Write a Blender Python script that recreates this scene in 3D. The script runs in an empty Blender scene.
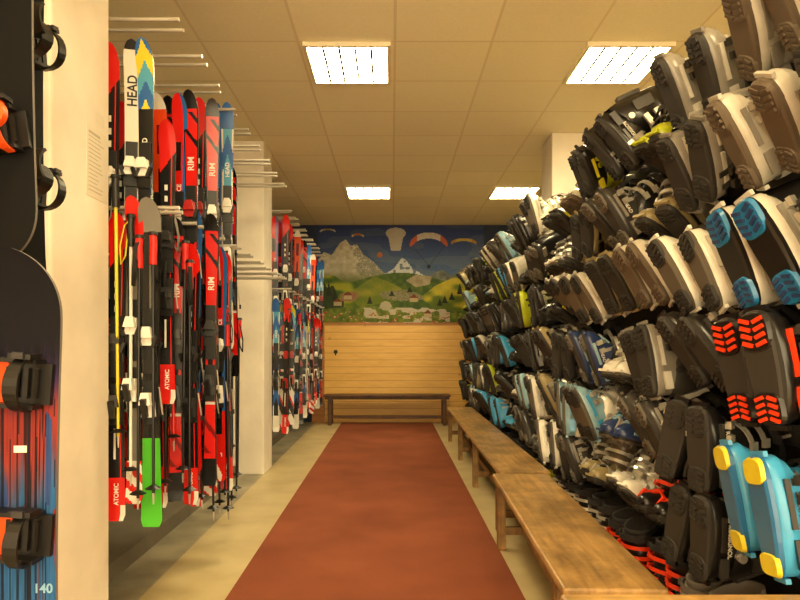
import bpy, math, random
from mathutils import Vector, Matrix
random.seed(7)
R=random.Random(11)
scene=bpy.context.scene
COL=scene.collection
try:
    scene.view_settings.view_transform='Standard'
except Exception: pass

# ------------------------------------------------------------ helpers
def lin(c):
    return tuple(((v/255)/12.92 if v/255<=0.04045 else ((v/255+0.055)/1.055)**2.4) for v in c)
MATS={}
def mat(name,rgb,rough=0.5,metal=0.0,bump=0.0,bscale=60,var=0.0,vscale=8,emit=None,coat=0.0):
    if name in MATS: return MATS[name]
    m=bpy.data.materials.new(name); m.use_nodes=True
    nt=m.node_tree; b=nt.nodes['Principled BSDF']
    c=lin(rgb)
    b.inputs['Base Color'].default_value=(*c,1)
    b.inputs['Roughness'].default_value=rough
    b.inputs['Metallic'].default_value=metal
    b.inputs['Coat Weight'].default_value=coat
    tc=nt.nodes.new('ShaderNodeTexCoord')
    if var>0:
        n=nt.nodes.new('ShaderNodeTexNoise'); n.inputs['Scale'].default_value=vscale; n.inputs['Detail'].default_value=6
        r=nt.nodes.new('ShaderNodeMapRange'); r.inputs['From Min'].default_value=.3; r.inputs['From Max'].default_value=.7
        r.inputs['To Min'].default_value=1-var; r.inputs['To Max'].default_value=1+var*.6
        mx=nt.nodes.new('ShaderNodeVectorMath'); mx.operation='SCALE'; mx.inputs[0].default_value=c
        nt.links.new(tc.outputs['Object'],n.inputs['Vector']); nt.links.new(n.outputs['Fac'],r.inputs['Value'])
        nt.links.new(r.outputs['Result'],mx.inputs['Scale']); nt.links.new(mx.outputs[0],b.inputs['Base Color'])
    if bump>0:
        n=nt.nodes.new('ShaderNodeTexNoise'); n.inputs['Scale'].default_value=bscale; n.inputs['Detail'].default_value=5
        bp=nt.nodes.new('ShaderNodeBump'); bp.inputs['Strength'].default_value=bump; bp.inputs['Distance'].default_value=.01
        nt.links.new(tc.outputs['Object'],n.inputs['Vector']); nt.links.new(n.outputs['Fac'],bp.inputs['Height'])
        nt.links.new(bp.outputs['Normal'],b.inputs['Normal'])
    if emit:
        b.inputs['Emission Color'].default_value=(*emit[0],1); b.inputs['Emission Strength'].default_value=emit[1]
    MATS[name]=m; return m
def paintmat(name,rough=.3,spec=.5):
    if name in MATS: return MATS[name]
    m=bpy.data.materials.new(name); m.use_nodes=True; nt=m.node_tree; b=nt.nodes['Principled BSDF']
    a=nt.nodes.new('ShaderNodeVertexColor'); a.layer_name='Col'
    nt.links.new(a.outputs['Color'],b.inputs['Base Color'])
    b.inputs['Roughness'].default_value=rough; b.inputs['Specular IOR Level'].default_value=spec
    MATS[name]=m; return m

class MB:
    def __init__(s): s.v=[];s.f=[];s.m=[];s.mats=[];s.sm=[]
    def mi(s,m):
        if m not in s.mats: s.mats.append(m)
        return s.mats.index(m)
    def add(s,vs,fs,m,smooth=False):
        o=len(s.v); s.v+= [tuple(v) for v in vs]; i=s.mi(m)
        for f in fs: s.f.append(tuple(o+k for k in f)); s.m.append(i); s.sm.append(smooth)
    def box(s,c,sz,m,M=None,taper=1.0):
        x,y,z=[a/2 for a in sz]
        vs=[]
        for dz in(-1,1):
            k=taper if dz>0 else 1
            for dx,dy in((-1,-1),(1,-1),(1,1),(-1,1)):
                vs.append(Vector((dx*x*k,dy*y*k,dz*z)))
        if M: vs=[M@v for v in vs]
        vs=[v+Vector(c) for v in vs]
        s.add(vs,[(3,2,1,0),(4,5,6,7),(0,1,5,4),(1,2,6,5),(2,3,7,6),(3,0,4,7)],m)
    def cyl(s,p0,p1,r,m,n=10,r1=None):
        p0=Vector(p0);p1=Vector(p1);d=(p1-p0).normalized()
        a=d.orthogonal().normalized(); b=d.cross(a)
        r1=r if r1 is None else r1
        A=[p0+(a*math.cos(2*math.pi*k/n)+b*math.sin(2*math.pi*k/n))*r for k in range(n)]
        B=[p1+(a*math.cos(2*math.pi*k/n)+b*math.sin(2*math.pi*k/n))*r1 for k in range(n)]
        s.loft([A,B],m,True,True)
    def loft(s,rings,m,c0=True,c1=True,smooth=True,closed=True):
        n=len(rings[0]); vs=[p for r in rings for p in r]; fs=[]
        for i in range(len(rings)-1):
            for k in range(n if closed else n-1):
                k2=(k+1)%n
                fs.append((i*n+k,i*n+k2,(i+1)*n+k2,(i+1)*n+k))
        s.add(vs,fs,m,smooth)
        if c0: s.add(rings[0],[tuple(range(n))[::-1]],m)
        if c1: s.add(rings[-1],[tuple(range(n))],m)
    def tube(s,pts,r,m,n=8,flat=1.0):
        rings=[];pts=[Vector(p) for p in pts]
        ref=None
        for i,p in enumerate(pts):
            d=(pts[min(i+1,len(pts)-1)]-pts[max(i-1,0)]).normalized()
            if ref is None: ref=d.orthogonal().normalized()
            a=(ref-d*ref.dot(d)).normalized(); ref=a; b=d.cross(a)
            rings.append([p+a*math.cos(2*math.pi*k/n)*r+b*math.sin(2*math.pi*k/n)*r*flat for k in range(n)])
        s.loft(rings,m)
    def mesh(s,name):
        me=bpy.data.meshes.new(name); me.from_pydata(s.v,[],s.f)
        for m in s.mats: me.materials.append(m)
        me.polygons.foreach_set('material_index',s.m); me.polygons.foreach_set('use_smooth',s.sm)
        import bmesh
        bm=bmesh.new(); bm.from_mesh(me); bmesh.ops.recalc_face_normals(bm,faces=bm.faces); bm.to_mesh(me); bm.free()
        me.update(); return me
def obj(name,data=None,loc=(0,0,0),parent=None,M=None,label=None,cat=None,kind=None,group=None,bevel=0):
    o=bpy.data.objects.new(name,data); COL.objects.link(o)
    if M is not None: o.matrix_world=M
    else: o.location=loc
    if parent: o.parent=parent
    if label: o['label']=label
    if cat: o['category']=cat
    if kind: o['kind']=kind
    if group: o['group']=group
    if bevel:
        b=o.modifiers.new('Bevel','BEVEL'); b.width=bevel; b.segments=2; b.limit_method='ANGLE'
    if data is None: o.empty_display_size=.05
    return o
def clone(root,M,group=None,label=None):
    c=root.copy(); COL.objects.link(c); c.matrix_world=M
    if group: c['group']=group
    if label: c['label']=label
    for ch in root.children:
        d=ch.copy(); COL.objects.link(d); d.parent=c; d.matrix_parent_inverse=Matrix.Identity(4); d.matrix_basis=ch.matrix_basis.copy()
    return c
TXT={}
def textmesh(s,m,size=.05,ext=.0006):
    key=(s,m.name,size)
    if key in TXT: return TXT[key]
    cu=bpy.data.curves.new('lettering','FONT'); cu.body=s; cu.size=size; cu.align_x='CENTER'; cu.align_y='CENTER'; cu.extrude=ext; cu.offset=size*.02
    o=bpy.data.objects.new('tmp',cu); COL.objects.link(o)
    bpy.context.view_layer.update()
    me=bpy.data.meshes.new_from_object(o.evaluated_get(bpy.context.evaluated_depsgraph_get()))
    bpy.data.objects.remove(o); me.materials.clear(); me.materials.append(m); me.name='lettering'
    TXT[key]=me; return me
def ss(a,b,t):
    t=max(0,min(1,(t-a)/(b-a))); return t*t*(3-2*t)

# ------------------------------------------------------------ structure materials
def floor_mat():
    m=bpy.data.materials.new('floor_vinyl'); m.use_nodes=True; nt=m.node_tree; b=nt.nodes['Principled BSDF']
    tc=nt.nodes.new('ShaderNodeTexCoord'); sx=nt.nodes.new('ShaderNodeSeparateXYZ'); nt.links.new(tc.outputs['Object'],sx.inputs[0])
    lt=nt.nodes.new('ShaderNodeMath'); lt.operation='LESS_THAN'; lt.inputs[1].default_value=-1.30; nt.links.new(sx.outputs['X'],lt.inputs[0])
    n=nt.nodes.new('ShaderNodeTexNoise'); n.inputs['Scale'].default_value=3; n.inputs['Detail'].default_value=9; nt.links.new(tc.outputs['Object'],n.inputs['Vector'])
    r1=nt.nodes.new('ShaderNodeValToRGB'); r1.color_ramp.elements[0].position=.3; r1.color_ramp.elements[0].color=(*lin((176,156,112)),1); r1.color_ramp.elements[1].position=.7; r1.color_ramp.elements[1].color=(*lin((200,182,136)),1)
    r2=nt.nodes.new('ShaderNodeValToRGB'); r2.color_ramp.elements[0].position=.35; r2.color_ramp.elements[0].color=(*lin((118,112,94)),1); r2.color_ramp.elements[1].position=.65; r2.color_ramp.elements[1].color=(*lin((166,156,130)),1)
    nt.links.new(n.outputs['Fac'],r1.inputs[0]); nt.links.new(n.outputs['Fac'],r2.inputs[0])
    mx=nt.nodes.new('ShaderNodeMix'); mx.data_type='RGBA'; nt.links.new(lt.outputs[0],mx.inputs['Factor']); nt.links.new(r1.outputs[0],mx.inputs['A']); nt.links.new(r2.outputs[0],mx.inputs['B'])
    nt.links.new(mx.outputs['Result'],b.inputs['Base Color']); b.inputs['Roughness'].default_value=.36
    return m
def ceil_mat():
    m=bpy.data.materials.new('ceiling_tiles'); m.use_nodes=True; nt=m.node_tree; b=nt.nodes['Principled BSDF']
    tc=nt.nodes.new('ShaderNodeTexCoord'); sx=nt.nodes.new('ShaderNodeSeparateXYZ'); nt.links.new(tc.outputs['Object'],sx.inputs[0])
    def line(sock,off,p):
        a=nt.nodes.new('ShaderNodeMath'); a.operation='SUBTRACT'; a.inputs[1].default_value=off; nt.links.new(sock,a.inputs[0])
        w=nt.nodes.new('ShaderNodeMath'); w.operation='PINGPONG'; w.inputs[1].default_value=p/2; nt.links.new(a.outputs[0],w.inputs[0])
        l=nt.nodes.new('ShaderNodeMath'); l.operation='LESS_THAN'; l.inputs[1].default_value=.009; nt.links.new(w.outputs[0],l.inputs[0]); return l
    l1=line(sx.outputs['X'],.02,.66); l2=line(sx.outputs['Y'],4.35,.65)
    mxm=nt.nodes.new('ShaderNodeMath'); mxm.operation='MAXIMUM'; nt.links.new(l1.outputs[0],mxm.inputs[0]); nt.links.new(l2.outputs[0],mxm.inputs[1])
    vd=nt.nodes.new('ShaderNodeVectorMath'); vd.operation='SUBTRACT'; vd.inputs[1].default_value=(.02,4.35,0); nt.links.new(tc.outputs['Object'],vd.inputs[0])
    dv=nt.nodes.new('ShaderNodeVectorMath'); dv.operation='DIVIDE'; dv.inputs[1].default_value=(.66,.65,1); nt.links.new(vd.outputs[0],dv.inputs[0])
    fl=nt.nodes.new('ShaderNodeVectorMath'); fl.operation='FLOOR'; nt.links.new(dv.outputs[0],fl.inputs[0])
    wn=nt.nodes.new('ShaderNodeTexWhiteNoise'); nt.links.new(fl.outputs[0],wn.inputs['Vector'])
    mr=nt.nodes.new('ShaderNodeMapRange'); mr.inputs['To Min'].default_value=.93; mr.inputs['To Max'].default_value=1.0; nt.links.new(wn.outputs['Value'],mr.inputs['Value'])
    sp=nt.nodes.new('ShaderNodeTexNoise'); sp.inputs['Scale'].default_value=55; sp.inputs['Detail'].default_value=3; nt.links.new(tc.outputs['Object'],sp.inputs['Vector'])
    mr2=nt.nodes.new('ShaderNodeMapRange'); mr2.inputs['To Min'].default_value=.93; mr2.inputs['To Max'].default_value=1.05; nt.links.new(sp.outputs['Fac'],mr2.inputs['Value'])
    mm=nt.nodes.new('ShaderNodeMath'); mm.operation='MULTIPLY'; nt.links.new(mr.outputs[0],mm.inputs[0]); nt.links.new(mr2.outputs[0],mm.inputs[1])
    sc=nt.nodes.new('ShaderNodeVectorMath'); sc.operation='SCALE'; sc.inputs[0].default_value=lin((254,245,208)); nt.links.new(mm.outputs[0],sc.inputs['Scale'])
    mx=nt.nodes.new('ShaderNodeMix'); mx.data_type='RGBA'; nt.links.new(mxm.outputs[0],mx.inputs['Factor']); nt.links.new(sc.outputs[0],mx.inputs['A']); mx.inputs['B'].default_value=(*lin((234,220,180)),1)
    nt.links.new(mx.outputs['Result'],b.inputs['Base Color']); b.inputs['Roughness'].default_value=.9
    return m
def plank_mat(name,c1,c2,pitch,axis='Z',stretch=(1.2,1,14),gap=.006,rough=.4,knots=True,seam=(150,100,44)):
    m=bpy.data.materials.new(name); m.use_nodes=True; nt=m.node_tree; b=nt.nodes['Principled BSDF']
    tc=nt.nodes.new('ShaderNodeTexCoord'); mp=nt.nodes.new('ShaderNodeMapping'); mp.inputs['Scale'].default_value=stretch; nt.links.new(tc.outputs['Object'],mp.inputs[0])
    n=nt.nodes.new('ShaderNodeTexNoise'); n.inputs['Scale'].default_value=3.0; n.inputs['Detail'].default_value=7; n.inputs['Distortion'].default_value=.6; nt.links.new(mp.outputs[0],n.inputs['Vector'])
    r=nt.nodes.new('ShaderNodeValToRGB'); r.color_ramp.elements[0].position=.3; r.color_ramp.elements[0].color=(*lin(c1),1); r.color_ramp.elements[1].position=.66; r.color_ramp.elements[1].color=(*lin(c2),1)
    nt.links.new(n.outputs['Fac'],r.inputs[0]); out=r.outputs[0]
    if knots:
        v=nt.nodes.new('ShaderNodeTexVoronoi'); v.inputs['Scale'].default_value=3.2; nt.links.new(tc.outputs['Object'],v.inputs['Vector'])
        k=nt.nodes.new('ShaderNodeMapRange'); k.inputs['From Min'].default_value=.04; k.inputs['From Max'].default_value=.10; k.inputs['To Min'].default_value=.6; k.inputs['To Max'].default_value=1; nt.links.new(v.outputs['Distance'],k.inputs['Value'])
        s=nt.nodes.new('ShaderNodeVectorMath'); s.operation='SCALE'; nt.links.new(out,s.inputs[0]); nt.links.new(k.outputs[0],s.inputs['Scale']); out=s.outputs[0]
    else:
        n3=nt.nodes.new('ShaderNodeTexNoise'); n3.inputs['Scale'].default_value=3.6; n3.inputs['Detail'].default_value=10; n3.inputs['Roughness'].default_value=.65; nt.links.new(tc.outputs['Object'],n3.inputs['Vector'])
        k=nt.nodes.new('ShaderNodeMapRange'); k.inputs['From Min'].default_value=.40; k.inputs['From Max'].default_value=.60; k.inputs['To Min'].default_value=.52; k.inputs['To Max'].default_value=1.06; nt.links.new(n3.outputs['Fac'],k.inputs['Value'])
        s=nt.nodes.new('ShaderNodeVectorMath'); s.operation='SCALE'; nt.links.new(out,s.inputs[0]); nt.links.new(k.outputs[0],s.inputs['Scale']); out=s.outputs[0]
    if pitch:
        sx=nt.nodes.new('ShaderNodeSeparateXYZ'); nt.links.new(tc.outputs['Object'],sx.inputs[0])
        w=nt.nodes.new('ShaderNodeMath'); w.operation='PINGPONG'; w.inputs[1].default_value=pitch/2; nt.links.new(sx.outputs[axis],w.inputs[0])
        l=nt.nodes.new('ShaderNodeMath'); l.operation='LESS_THAN'; l.inputs[1].default_value=gap; nt.links.new(w.outputs[0],l.inputs[0])
        mx=nt.nodes.new('ShaderNodeMix'); mx.data_type='RGBA'; nt.links.new(l.outputs[0],mx.inputs['Factor']); nt.links.new(out,mx.inputs['A']); mx.inputs['B'].default_value=(*lin(seam),1); out=mx.outputs['Result']
    nt.links.new(out,b.inputs['Base Color']); b.inputs['Roughness'].default_value=rough
    MATS[name]=m; return m

M_plaster=mat('pillar_plaster',(238,230,214),.75,bump=.3,bscale=14,var=.14,vscale=2.5)
M_wallR=mat('wall_ochre',(182,152,104),.85,var=.12,vscale=2)
M_blue=mat('wall_dark_blue',(46,58,86),.8,var=.15,vscale=3)
M_pine=plank_mat('pine_panelling',(218,166,80),(230,184,96),.118,gap=.004,seam=(178,126,58),stretch=(1.0,1,6))
M_pined=plank_mat('pine_trim',(150,92,36),(182,118,52),0)
M_bench=plank_mat('bench_worn_wood',(158,120,68),(200,160,98),0,stretch=(9,.8,5),rough=.36,knots=False)
M_benchleg=plank_mat('bench_leg_wood',(128,92,46),(170,128,70),0,stretch=(9,9,1.2),rough=.5,knots=False)
M_benchdark=plank_mat('bench_dark_wood',(74,42,22),(106,64,30),0,stretch=(1.2,9,9),rough=.45,knots=False)
M_steel=mat('rack_steel',(196,190,178),.35,.35)
M_darkmetal=mat('rack_dark_metal',(34,31,28),.5,.4)
M_rackboard=mat('rack_back_board',(36,31,26),.8,var=.2)
M_skiboard=mat('ski_rack_board',(96,78,54),.8,var=.2)
M_black=mat('black_plastic',(18,17,17),.4)
M_white=mat('white_plastic',(232,228,218),.35)

# ------------------------------------------------------------ room
CH=3.37; YB=10.95; YF=-2.5
def slab(name,x0,x1,y0,y1,z0,z1,m,**k):
    b=MB(); b.box(((x0+x1)/2,(y0+y1)/2,(z0+z1)/2),(x1-x0,y1-y0,z1-z0),m); return obj(name,b.mesh(name),**k)
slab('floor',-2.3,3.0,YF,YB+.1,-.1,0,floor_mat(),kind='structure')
slab('ceiling',-2.3,3.0,YF,YB+.1,CH,CH+.1,ceil_mat(),kind='structure')
slab('wall_back',-2.3,3.0,YB,YB+.1,0,CH,M_blue,kind='structure')
slab('wall_left',-2.3,-2.2,YF,YB,0,CH,mat('wall_left_paint',(150,120,78),.85,var=.1),kind='structure')
slab('wall_right',2.9,3.0,YF,YB,0,CH,M_wallR,kind='structure')
slab('trim_1',-1.15,1.75,YB-.03,YB,0,1.66,M_pine,kind='structure')
slab('trim_2',-1.15,1.75,YB-.045,YB,1.66,1.70,M_pined,kind='structure')
slab('trim_3',-1.36,-1.15,YB-.07,YB,0,1.70,M_pined,kind='structure')
M_pl=mat('plinth_grey',(104,96,80),.6,var=.15)
slab('baseboard_left',-2.2,-1.55,2.85,6.4,0,.10,M_pl,kind='structure')
slab('baseboard_back',-2.2,-1.55,6.95,YB-.1,0,.10,M_pl,kind='structure')
def pillar(x0,x1,y0,y1,lab):
    b=MB(); b.box(((x0+x1)/2,(y0+y1)/2,CH/2),(x1-x0,y1-y0,CH),M_plaster)
    return obj('pillar',b.mesh('pillar'),bevel=.012,label=lab,cat='pillar')
pillar(-1.66,-1.24,2.33,2.81,'white plastered square pillar with a paper notice on it')
pillar(-1.72,-1.29,6.45,6.88,'white plastered pillar between the two ski racks')
pillar(1.55,1.97,6.2,6.62,'cream plastered pillar rising behind the boot rack')

# ceiling lights
M_em=mat('light_diffuser',(255,255,255),.5,emit=((1.0,.82,.46),70.0))
M_frame=mat('light_frame',(236,226,196),.5)
M_slat=mat('light_louver',(22,20,15),.8)
fb=MB()
W=.60;H=.64
for dx,dy,sx,sy in((0,-H/2+.012,W,.024),(0,H/2-.012,W,.024),(-W/2+.012,0,.024,H-.048),(W/2-.012,0,.024,H-.048)): fb.box((dx,dy,0),(sx,sy,.03),M_frame)
fmesh=fb.mesh('frame')
db=MB(); db.box((0,0,.008),(W-.05,H-.05,.01),M_em); dmesh=db.mesh('diffuser')
lb=MB()
for i in range(1,5): lb.box((-W/2+.024+(W-.048)*i/5,0,-.002),(.016,H-.05,.008),M_slat)
lmesh=lb.mesh('louver')
for x in(-.31,1.63):
    for y in(.77,4.67,8.57):  # nearest pair is out of view, added to light the near area
        r=obj('ceiling_light',None,loc=(x,y,CH-.016),label='square recessed fluorescent ceiling light with white louvers',cat='ceiling light',group='recessed ceiling lights')
        obj('frame',fmesh,parent=r); obj('diffuser',dmesh,parent=r); obj('louver',lmesh,parent=r)

# carpet
def carpet_mat():
    m=bpy.data.materials.new('carpet_rust'); m.use_nodes=True; nt=m.node_tree; b=nt.nodes['Principled BSDF']
    tc=nt.nodes.new('ShaderNodeTexCoord')
    n=nt.nodes.new('ShaderNodeTexNoise'); n.inputs['Scale'].default_value=200; n.inputs['Detail'].default_value=4
    n2=nt.nodes.new('ShaderNodeTexNoise'); n2.inputs['Scale'].default_value=1.8; n2.inputs['Detail'].default_value=7
    nt.links.new(tc.outputs['Object'],n.inputs['Vector']); nt.links.new(tc.outputs['Object'],n2.inputs['Vector'])
    ad=nt.nodes.new('ShaderNodeMix'); ad.data_type='FLOAT'; ad.inputs['Factor'].default_value=.30; nt.links.new(n.outputs['Fac'],ad.inputs['A']); nt.links.new(n2.outputs['Fac'],ad.inputs['B'])
    r=nt.nodes.new('ShaderNodeValToRGB'); r.color_ramp.elements[0].position=.32; r.color_ramp.elements[0].color=(*lin((98,51,36)),1); r.color_ramp.elements[1].position=.68; r.color_ramp.elements[1].color=(*lin((160,92,64)),1)
    nt.links.new(ad.outputs['Result'],r.inputs[0]); nt.links.new(r.outputs[0],b.inputs['Base Color'])
    bp=nt.nodes.new('ShaderNodeBump'); bp.inputs['Strength'].default_value=.5; bp.inputs['Distance'].default_value=.008; nt.links.new(n.outputs['Fac'],bp.inputs['Height']); nt.links.new(bp.outputs[0],b.inputs['Normal'])
    b.inputs['Roughness'].default_value=.95; b.inputs['Specular IOR Level'].default_value=.1
    return m
b=MB(); b.box((-.085,4.2,.005),(1.53,13.2,.01),carpet_mat())
obj('carpet_runner',b.mesh('carpet_runner'),label='long rust-red carpet runner on the cream floor',cat='carpet')

# ------------------------------------------------------------ mural
def inpoly(x,y,P):
    c=False;j=len(P)-1
    for i in range(len(P)):
        xi,yi=P[i];xj,yj=P[j]
        if (yi>y)!=(yj>y) and x<(xj-xi)*(y-yi)/(yj-yi)+xi: c=not c
        j=i
    return c
def hsh(a,b): 
    v=math.sin(a*12.9898+b*78.233)*43758.5453; return v-math.floor(v)
def vn(x,y):
    ix,iy=math.floor(x),math.floor(y);fx,fy=x-ix,y-iy;fx=fx*fx*(3-2*fx);fy=fy*fy*(3-2*fy)
    return (hsh(ix,iy)*(1-fx)+hsh(ix+1,iy)*fx)*(1-fy)+(hsh(ix,iy+1)*(1-fx)+hsh(ix+1,iy+1)*fx)*fy
def mixc(a,b,t): return tuple(a[i]*(1-t)+b[i]*t for i in range(3))
def mural(x,y): # painting coordinates 166 wide, 99 high, y down
    n=vn(x*.10,y*.16); n2=vn(x*.3,y*.3); n3=vn(x*1.1,y*1.1)
    c=mixc((44,68,136),(84,112,152),ss(0,55,y)); 
    if vn(x*.05+3,y*.14)>.66: c=mixc(c,(130,140,146),.3)
    if inpoly(x,y,[(0,36),(6,27),(14,30),(22,18),(28,14),(33,21),(39,19),(46,30),(55,36),(64,46),(74,54),(74,64),(0,64)]):
        c=mixc((190,182,154),(234,228,204),n2)
        if x-y*.3>24+8*n2 and n3>.3: c=mixc(c,(130,130,122),.6)
        if y>44: c=mixc(c,(116,120,70),ss(44,58,y))
    if inpoly(x,y,[(58,58),(68,49),(76,44),(84,33),(88,35),(94,43),(102,48),(112,55),(120,62),(60,64)]):
        c=mixc((88,104,128),(224,228,230),1 if (n2>.36 and y<54) else .25)
    if inpoly(x,y,[(100,58),(114,50),(124,45),(134,51),(150,45),(166,39),(166,66),(100,66)]):
        c=mixc((84,96,92),(150,148,124),n2)
    if y>54+6*math.sin(x*.045+1.0): c=mixc((54,86,28),(98,122,38),n2)
    if x<66 and y>48+.30*x+1.5*math.sin(x*.3): c=mixc((62,98,20),(168,172,40),ss(.25,.8,n))
    if x<26 and y>50+1.0*x-4*math.sin(x*.5): c=mixc((30,52,22),(58,76,28),n3)
    if inpoly(x,y,[(30,70),(44,60),(56,52),(70,57),(84,64),(90,72),(70,80),(40,82)]): c=mixc((94,120,28),(164,160,44),n)
    if inpoly(x,y,[(88,56),(98,50),(114,52),(112,60),(98,63)]): c=mixc((150,136,104),(190,178,144),n2)
    if inpoly(x,y,[(102,74),(118,61),(136,53),(150,54),(166,47),(166,88),(120,86)]): c=mixc((94,116,24),(208,190,46),ss(.2,.85,n))
    if inpoly(x,y,[(62,68),(90,65),(104,71),(106,76),(82,77),(64,74)]): c=mixc((128,124,84),(164,154,126),1 if n3>.6 else 0)
    if inpoly(x,y,[(22,70),(36,67),(42,72),(36,77),(24,77)]): c=mixc((140,84,56),(180,150,110),n3)
    for tx,ty,h in((5,60,18),(11,66,15),(17,70,12),(142,64,12),(150,60,13),(160,56,16),(134,70,8),(52,74,8),(122,76,8),(127,73,8),(92,62,6),(74,66,6)):
        if 0<ty+6-y<h and abs(x-tx)<(1-(ty+6-y)/h)*3.0: c=(28,46,20)
    if y>86-4*math.sin(x*.03): c=mixc((76,102,28),(140,152,48),n2)
    if y>84 and 46<x<132 and vn(x*.16+9,y*.3)>.56: c=mixc((196,180,150),(226,216,196),n3)
    if y>88 and vn(x*.5,y*.7+40)>.78: c=(186,84,66) if n3>.4 else (220,206,120)
    if (x-68)**2/34+(y-82)**2/22<1: c=(198,186,156)
    for hx,hy in((20,78),(30,71),(96,74),(110,90)):
        if abs(x-hx)<4 and 0<y-hy<4: c=(196,176,136)
        if abs(x-hx)<5-(hy-y)*1.2 and -4<y-hy<=0: c=(128,62,40)
    if (x-78)**2/100+(y-8)**2/34<1 or (abs(x-78)<8-(y-8)*.18 and 8<y<26): c=mixc((196,188,172),(230,222,206),n3)
    def wing(cx,cy,rx,ry,th,c1,c2,c):
        e=((x-cx)/rx)**2+((y-cy)/ry)**2; e2=((x-cx)/(rx*.94))**2+((y-cy-th)/(ry*.9))**2
        if e<1 and e2>1 and y<cy+1: return c1 if abs(x-cx)<rx*.62 else c2
        return c
    c=wing(111,20,19,13,5,(236,226,212),(220,110,80),c)
    c=wing(146,18,13,5,2.4,(216,190,90),(200,150,70),c)
    c=wing(40,11,6,3,1.6,(214,120,60),(230,210,170),c)
    c=wing(10,6,8,3,1.5,(200,180,90),(210,210,200),c)
    if 20<y<41 and (abs((x-111)-(41-y)*.8)<.4 or abs((x-111)+(41-y)*.8)<.4): c=mixc(c,(30,34,60),.5)
    if (x-62)**2+(y-30)**2<7: c=(208,120,54)
    if (x-111)**2+(y-42)**2<4: c=(40,34,40)
    return mixc(c,(c[0]*.7,c[1]*.7,c[2]*.7),.35+n3*.3)
nx,ny=249,150; X0,X1,Z0,Z1=-1.27,1.57,1.70,3.36
vs=[]
for j in range(ny+1):
    for i in range(nx+1): vs.append((X0+(X1-X0)*i/nx,0,Z1-(Z1-Z0)*j/ny))
fs=[(j*(nx+1)+i,(j+1)*(nx+1)+i,(j+1)*(nx+1)+i+1,j*(nx+1)+i+1) for j in range(ny) for i in range(nx)]
me=bpy.data.meshes.new('wall_mural'); me.from_pydata(vs,[],fs); me.materials.append(paintmat('mural_paint',.6,.3))
ca=me.color_attributes.new('Col','BYTE_COLOR','CORNER'); buf=[]
for j in range(ny):
    for i in range(nx):
        c=lin(mural((i+.5)/nx*166,(j+.5)/ny*99)); buf+= [c[0],c[1],c[2],1]*4
ca.data.foreach_set('color',buf)
obj('wall_mural',me,loc=(0,YB-.006,0),label='painted alpine landscape mural with mountains and paragliders above the panelling',cat='mural')
b=MB(); b.cyl((0,0,0),(0,-.02,0),.035,M_darkmetal,16); b.box((0,-.03,-.015),(.02,.02,.09),M_darkmetal)
obj('door_handle',b.mesh('door_handle'),loc=(-.96,YB-.03,1.2),label='small dark metal handle fixed on pine panelling',cat='door handle')

# paper notice on pillar
b=MB(); mp=mat('notice_paper',(222,215,198),.7); mi=mat('notice_ink',(184,174,154),.7)
b.box((0,0,0),(.002,.19,.29),mp)
zz=.12
for k in range(15):
    w=.14*R.uniform(.5,1); b.box((.0014,-.078+w/2,zz),(.0008,w,.004 if k else .012),mi); zz-=.017
obj('paper_notice',b.mesh('paper_notice'),loc=(-1.239,2.69,2.06),label='white printed paper notice taped on the pillar',cat='notice')
b=MB(); b.box((0,0,0),(.0015,.07,.05),mp)
obj('paper_notice',b.mesh('paper_notice'),loc=(-1.2393,2.72,2.26),label='small white sticker on the pillar',cat='notice')

# ------------------------------------------------------------ benches
def bench(lab,p0,p1,w,h,ms,ml,npairs=2,th=.035,apron=True,inset=.18):
    p0=Vector(p0);p1=Vector(p1);L=(p1-p0).length;a=math.atan2(p1.y-p0.y,p1.x-p0.x)-math.pi/2
    r=obj('bench',None,M=Matrix.Translation(((p0.x+p1.x)/2,(p0.y+p1.y)/2,0))@Matrix.Rotation(a,4,'Z'),label=lab,cat='bench')
    b=MB(); b.box((0,0,h-th/2),(w,L,th),ms); obj('seat',b.mesh('seat'),parent=r,bevel=.01)
    for i in range(npairs):
        y=-L/2+inset+(L-2*inset)*i/(npairs-1)
        for sx in(-1,1):
            b=MB(); b.box((0,0,(h-th)/2),(.05,.06,h-th),ml); obj('leg',b.mesh('leg'),loc=(sx*(w/2-.035),y,0),parent=r,bevel=.004)
        for zc,hh in((h-th-.045,.08),(.12,.05)):
            b=MB(); b.box((0,y,zc),(w-.12,.035,hh),ml); obj('crosspiece',b.mesh('crosspiece'),parent=r,bevel=.003)
    if apron:
        for sx in(-1,1):
            b=MB(); b.box((sx*(w/2-.05),0,h-th-.022),(.022,L-.04,.04),ml); obj('apron',b.mesh('apron'),parent=r,bevel=.003)
    b=MB(); b.box((0,0,.12),(.035,L-2*inset,.05),ml); obj('stretcher',b.mesh('stretcher'),parent=r,bevel=.003)
    return r
bench('worn light wooden bench beside the boot rack',(.785,2.24),(.855,4.27),.37,.45,M_bench,M_benchleg)
bench('very long worn wooden bench running along the boot rack',(.895,4.32),(.935,8.9),.35,.455,M_bench,M_benchleg,4)
bench('pale wooden bench set crosswise close to the boots',(.46,1.58),(1.40,1.58),.36,.62,M_bench,M_benchleg)
bench('dark brown wooden bench against the pine panelling',(-1.12,10.62),(.96,10.62),.34,.50,M_benchdark,M_benchdark,2,inset=.10)

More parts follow.
